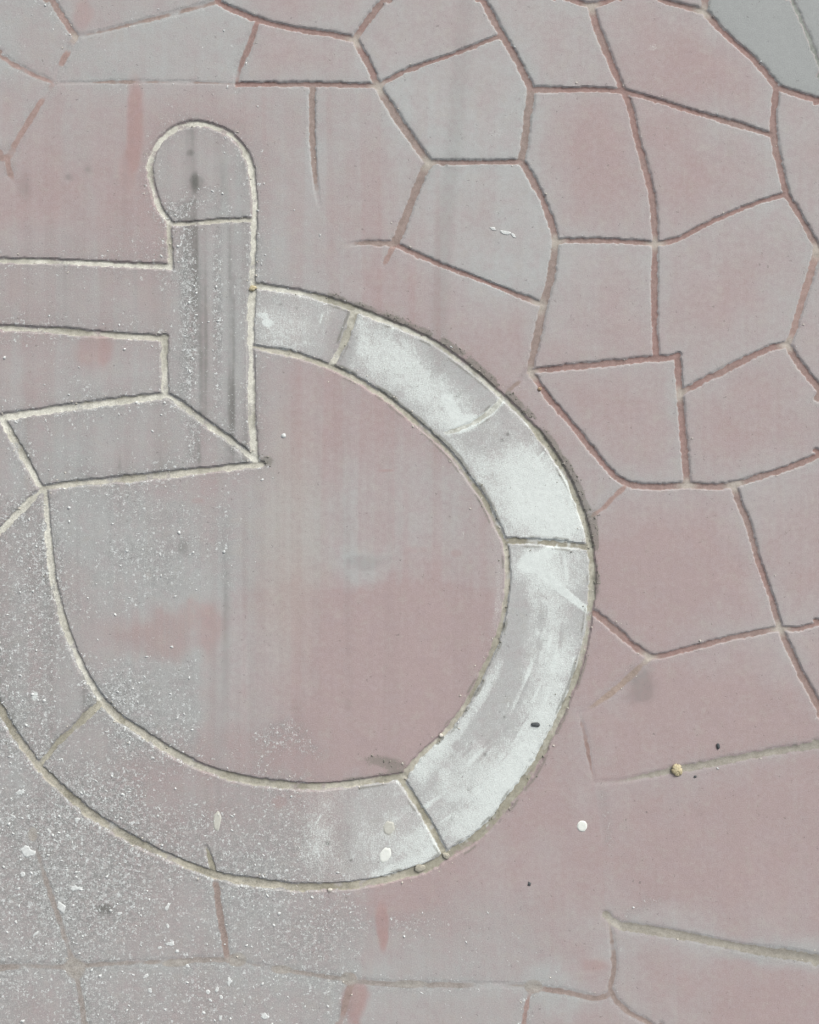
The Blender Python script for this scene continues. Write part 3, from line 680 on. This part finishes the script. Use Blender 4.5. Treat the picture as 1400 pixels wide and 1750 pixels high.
def lump(name, px, py, w, h, z, rot, mat, label, cat, group=None, jag=.18, sub=3, notch=None, sink=.3):
    import bmesh
    bm = bmesh.new(); bmesh.ops.create_icosphere(bm, subdivisions=sub, radius=1)
    ph = rng.random((6, 3))*6; fr = rng.normal(size=(6, 3))*2.4
    for v in bm.verts:
        p = np.array(v.co); k = 1 + jag*float(np.mean(np.sin(fr @ p + ph[:, 0])))*2
        if notch:
            ang = math.atan2(p[1], p[0])
            for (na, nw, nd) in notch:
                dlt = abs((ang - math.radians(na) + math.pi) % (2*math.pi) - math.pi)
                if dlt < nw: k *= 1 - nd*(1 - dlt/nw)
        v.co = (p[0]*k, p[1]*k, p[2]*k)
    c, s = math.cos(math.radians(rot)), math.sin(math.radians(rot))
    for v in bm.verts:
        x, y = v.co.x*w*.5*S, v.co.y*h*.5*S
        v.co = (x*c - y*s, x*s + y*c, v.co.z*z)
    me = bpy.data.meshes.new(name); bm.to_mesh(me); bm.free()
    for p in me.polygons: p.use_smooth = True
    o = link(name, me, None, mat, P(px, py, float(height(px, py)) + z*(1-sink)))
    return tag(o, label, cat, group)

lump("dry_crumb", 1157, 1316, 20, 22, .005, 10, M_CRUMB, "cracked pale yellow crumb sitting in the grey joint at right", "crumb", jag=.12, sub=4,
     notch=((20,.18,.45),(75,.12,.3),(150,.12,.25),(215,.14,.3),(290,.12,.28)))
lump("dark_pebble", 915, 1238, 14, 8, .002, -8, M_DARK, "dark oval pebble lying on the long white rim piece", "pebble")
lump("dark_pebble", 1227, 1275, 6, 10, .0018, 5, M_DARK, "small dark upright pebble just above the joint with the yellow crumb", "pebble")
lump("dark_pebble", 1188, 1327, 5, 4, .0012, 0, M_DARK, "tiny dark pebble below right of the yellow crumb", "pebble")
lump("tan_pebble", 922, 665, 7, 7, .004, 0, M_TAN, "tiny tan pebble in the red joint outside the wheel's upper right", "pebble")
lump("pale_pebble", 754, 1257, 7, 7, .003, 0, M_SAND, "small pale pebble in the inner rim groove at lower right", "pebble")
lump("pale_pebble", 564, 1521, 8, 7, .003, 0, M_SAND, "small pale pebble in the mortar line at the wheel's bottom", "pebble")
lump("mortar_lump", 717, 1484, 17, 15, .0028, 20, M_MORT, "rounded grey mortar lump in the groove at the wheel's bottom right", "lump", jag=.2)
lump("mortar_lump", 762, 1463, 13, 9, .0028, -25, M_MORT, "smaller mortar lump where the rim divider meets the bottom outline", "lump", jag=.3)
lump("yellow_crumb", 432, 492, 11, 9, .003, 0, M_CRUMB, "small yellowish crumb on the cream line where the wheel meets the backrest", "crumb", jag=.25)
chip("paint_drop", 995, 1412, 18, 20, 0, M_PAINT, "round white paint drop on the pink paving below right of the wheel", "paint drop", thick=.0006, n=18, jag=.05)
chip("leaf_scrap", 905, 1511, 8, 9, 30, M_DARK, "tiny black leaf scrap on pink paving below the wheel", "leaf", thick=.001, n=4, jag=.3)
chip("paint_mark", 371, 1404, 14, 36, 4, M_BEIGE, "pale teardrop paint mark inside the bottom wheel rim", "paint mark", thick=.0003, n=18, jag=.14)
chip("paint_mark", 658, 1462, 19, 30, 22, M_PAINT, "white oval paint mark inside the wheel rim near its bottom divider", "paint mark", thick=.0003, n=18, jag=.14)
chip("paint_mark", 665, 1415, 20, 24, 8, M_BEIGE, "beige round paint mark just above the white oval one in the rim", "paint mark", thick=.0003, n=18, jag=.12)
for (a, b, w, h, r) in ((842,391,13,6,15),(862,397,20,8,10),(878,403,11,6,30)):
    chip("paint_flake", a, b, w, h, r, M_CHIP, {13: "upper left flake in the row of three on the upper middle stone", 20: "largest, middle flake in the row of three on the upper middle stone", 11: "lower right flake in the row of three on the upper middle stone"}[w], "paint flake", "row of three white flakes", .0006, 8, .45)
chip("paint_flake", 485, 745, 9, 9, 0, M_CHIP, "single white flake on the pink wheel centre right of the symbol's backrest", "paint flake", None, .0008, 9, .25)
BIG = [(46,1457,25,17,20,"largest jagged white flake beside the faint joint at lower left"), (107,1552,22,13,60,"white flake on the faint joint below the largest jagged flake"),
       (129,1518,24,10,8,"wide thin white flake right of the faint lower left joint"), (289,1613,19,7,-8,"flat white flake just above the brown joint below the wheel"),
       (36,1354,17,9,-30,"white flake by the outline at the wheel's lower left"), (286,1550,15,7,-60,"slanting white flake midway between the wheel bottom and the brown joint"),
       (393,1677,10,16,0,"tall white flake below the brown joint's corner"), (452,1736,13,9,20,"white flake at the bottom edge among coarse grit")]
for (a, b, w, h, r, lb) in BIG: chip("paint_flake", a, b, w, h, r, M_CHIP, lb, "paint flake", "large white flakes at lower left", .0003, 15, .5)
for (a, b) in ((23,1396),(54,1493),(34,1518),(57,1595),(132,1402),(362,1712),(377,1742),(358,1698),(40,1490),(320,1650),(250,1669),(257,1690),(378,1703),(370,1692),(348,1732),(272,1623),(300,1627),(80,1420),(205,1560),(290,1580)):
    chip("white_chip", a + rng.normal()*2, b + rng.normal()*2, 6+rng.random()*7, 4+rng.random()*4, rng.random()*180, M_CHIP,
         "small white chip in the grey speckled paving at lower left", "chip", "small white chips at lower left", .0004, 7, .35)

# loose white grit, sand and soil: nobody could count these
def scatter(name, n, dens_at, size, mat, label, thick=.6, lift=0.0, seed=1):
    r = np.random.default_rng(seed); allc, allf, off = [], [], 0
    px = r.random(600000)*1460 - 30; py = r.random(600000)*1810 - 30
    keep = np.where(r.random(600000) < dens_at(px, py))[0][:n]
    for i in keep:
        w = size*(.5 + r.random()**3*1.9); h = w*(.28+.5*r.random())
        c, f = chip_arrays(px[i], py[i], w, h, r.random()*6.28, min(.0022, .22*thick*h*S), 5, .35, lift)
        allc.append(c); allf.append(f + off); off += len(c)
    o = link(name, mesh_np(name, np.vstack(allc), np.vstack(allf)), None, mat)
    return tag(o, label, None, None, 'stuff')
samp = lambda F: (lambda a, b: F[np.clip(np.searchsorted(ys, b), 0, NY-1), np.clip(np.searchsorted(xs, a), 0, NX-1)])
jmask = JC[..., 3]
scatter("white_grit", 4200, samp(np.clip(dens-.10, 0, 1)**1.5*(1-jmask)*.036), 3.0, M_CHIP, "loose white grit over the worn grey paving", 1.0, 0, 3)
scatter("pale_sand", 2200, samp(np.exp(-np.abs(ER-1)/3.0)*.008 + np.exp(-np.abs(EM-1)/4.0)*.018), 2.2, M_SAND, "pale sand grains along the joints", 1.6, 0, 4)
moss_d = np.clip(band, 0, 1) + .12*mossy + blob(455, 786, 12, 9, .8, .5, .1) + blob(1012, 895, 11, 34, .8, .5, .15) + blob(655, 1302, 32, 9, .3)
scatter("soil_grains", 5000, samp(np.clip(moss_d, 0, 1)*.42), 1.8, M_SOIL, "dark soil crumbs packed along the wheel outline", 1.6, 0, 5)
print("STONES", nst, "verts", NX*NY, "sym", [(v[0], int(k)) for k, v in sym_lab.items()])
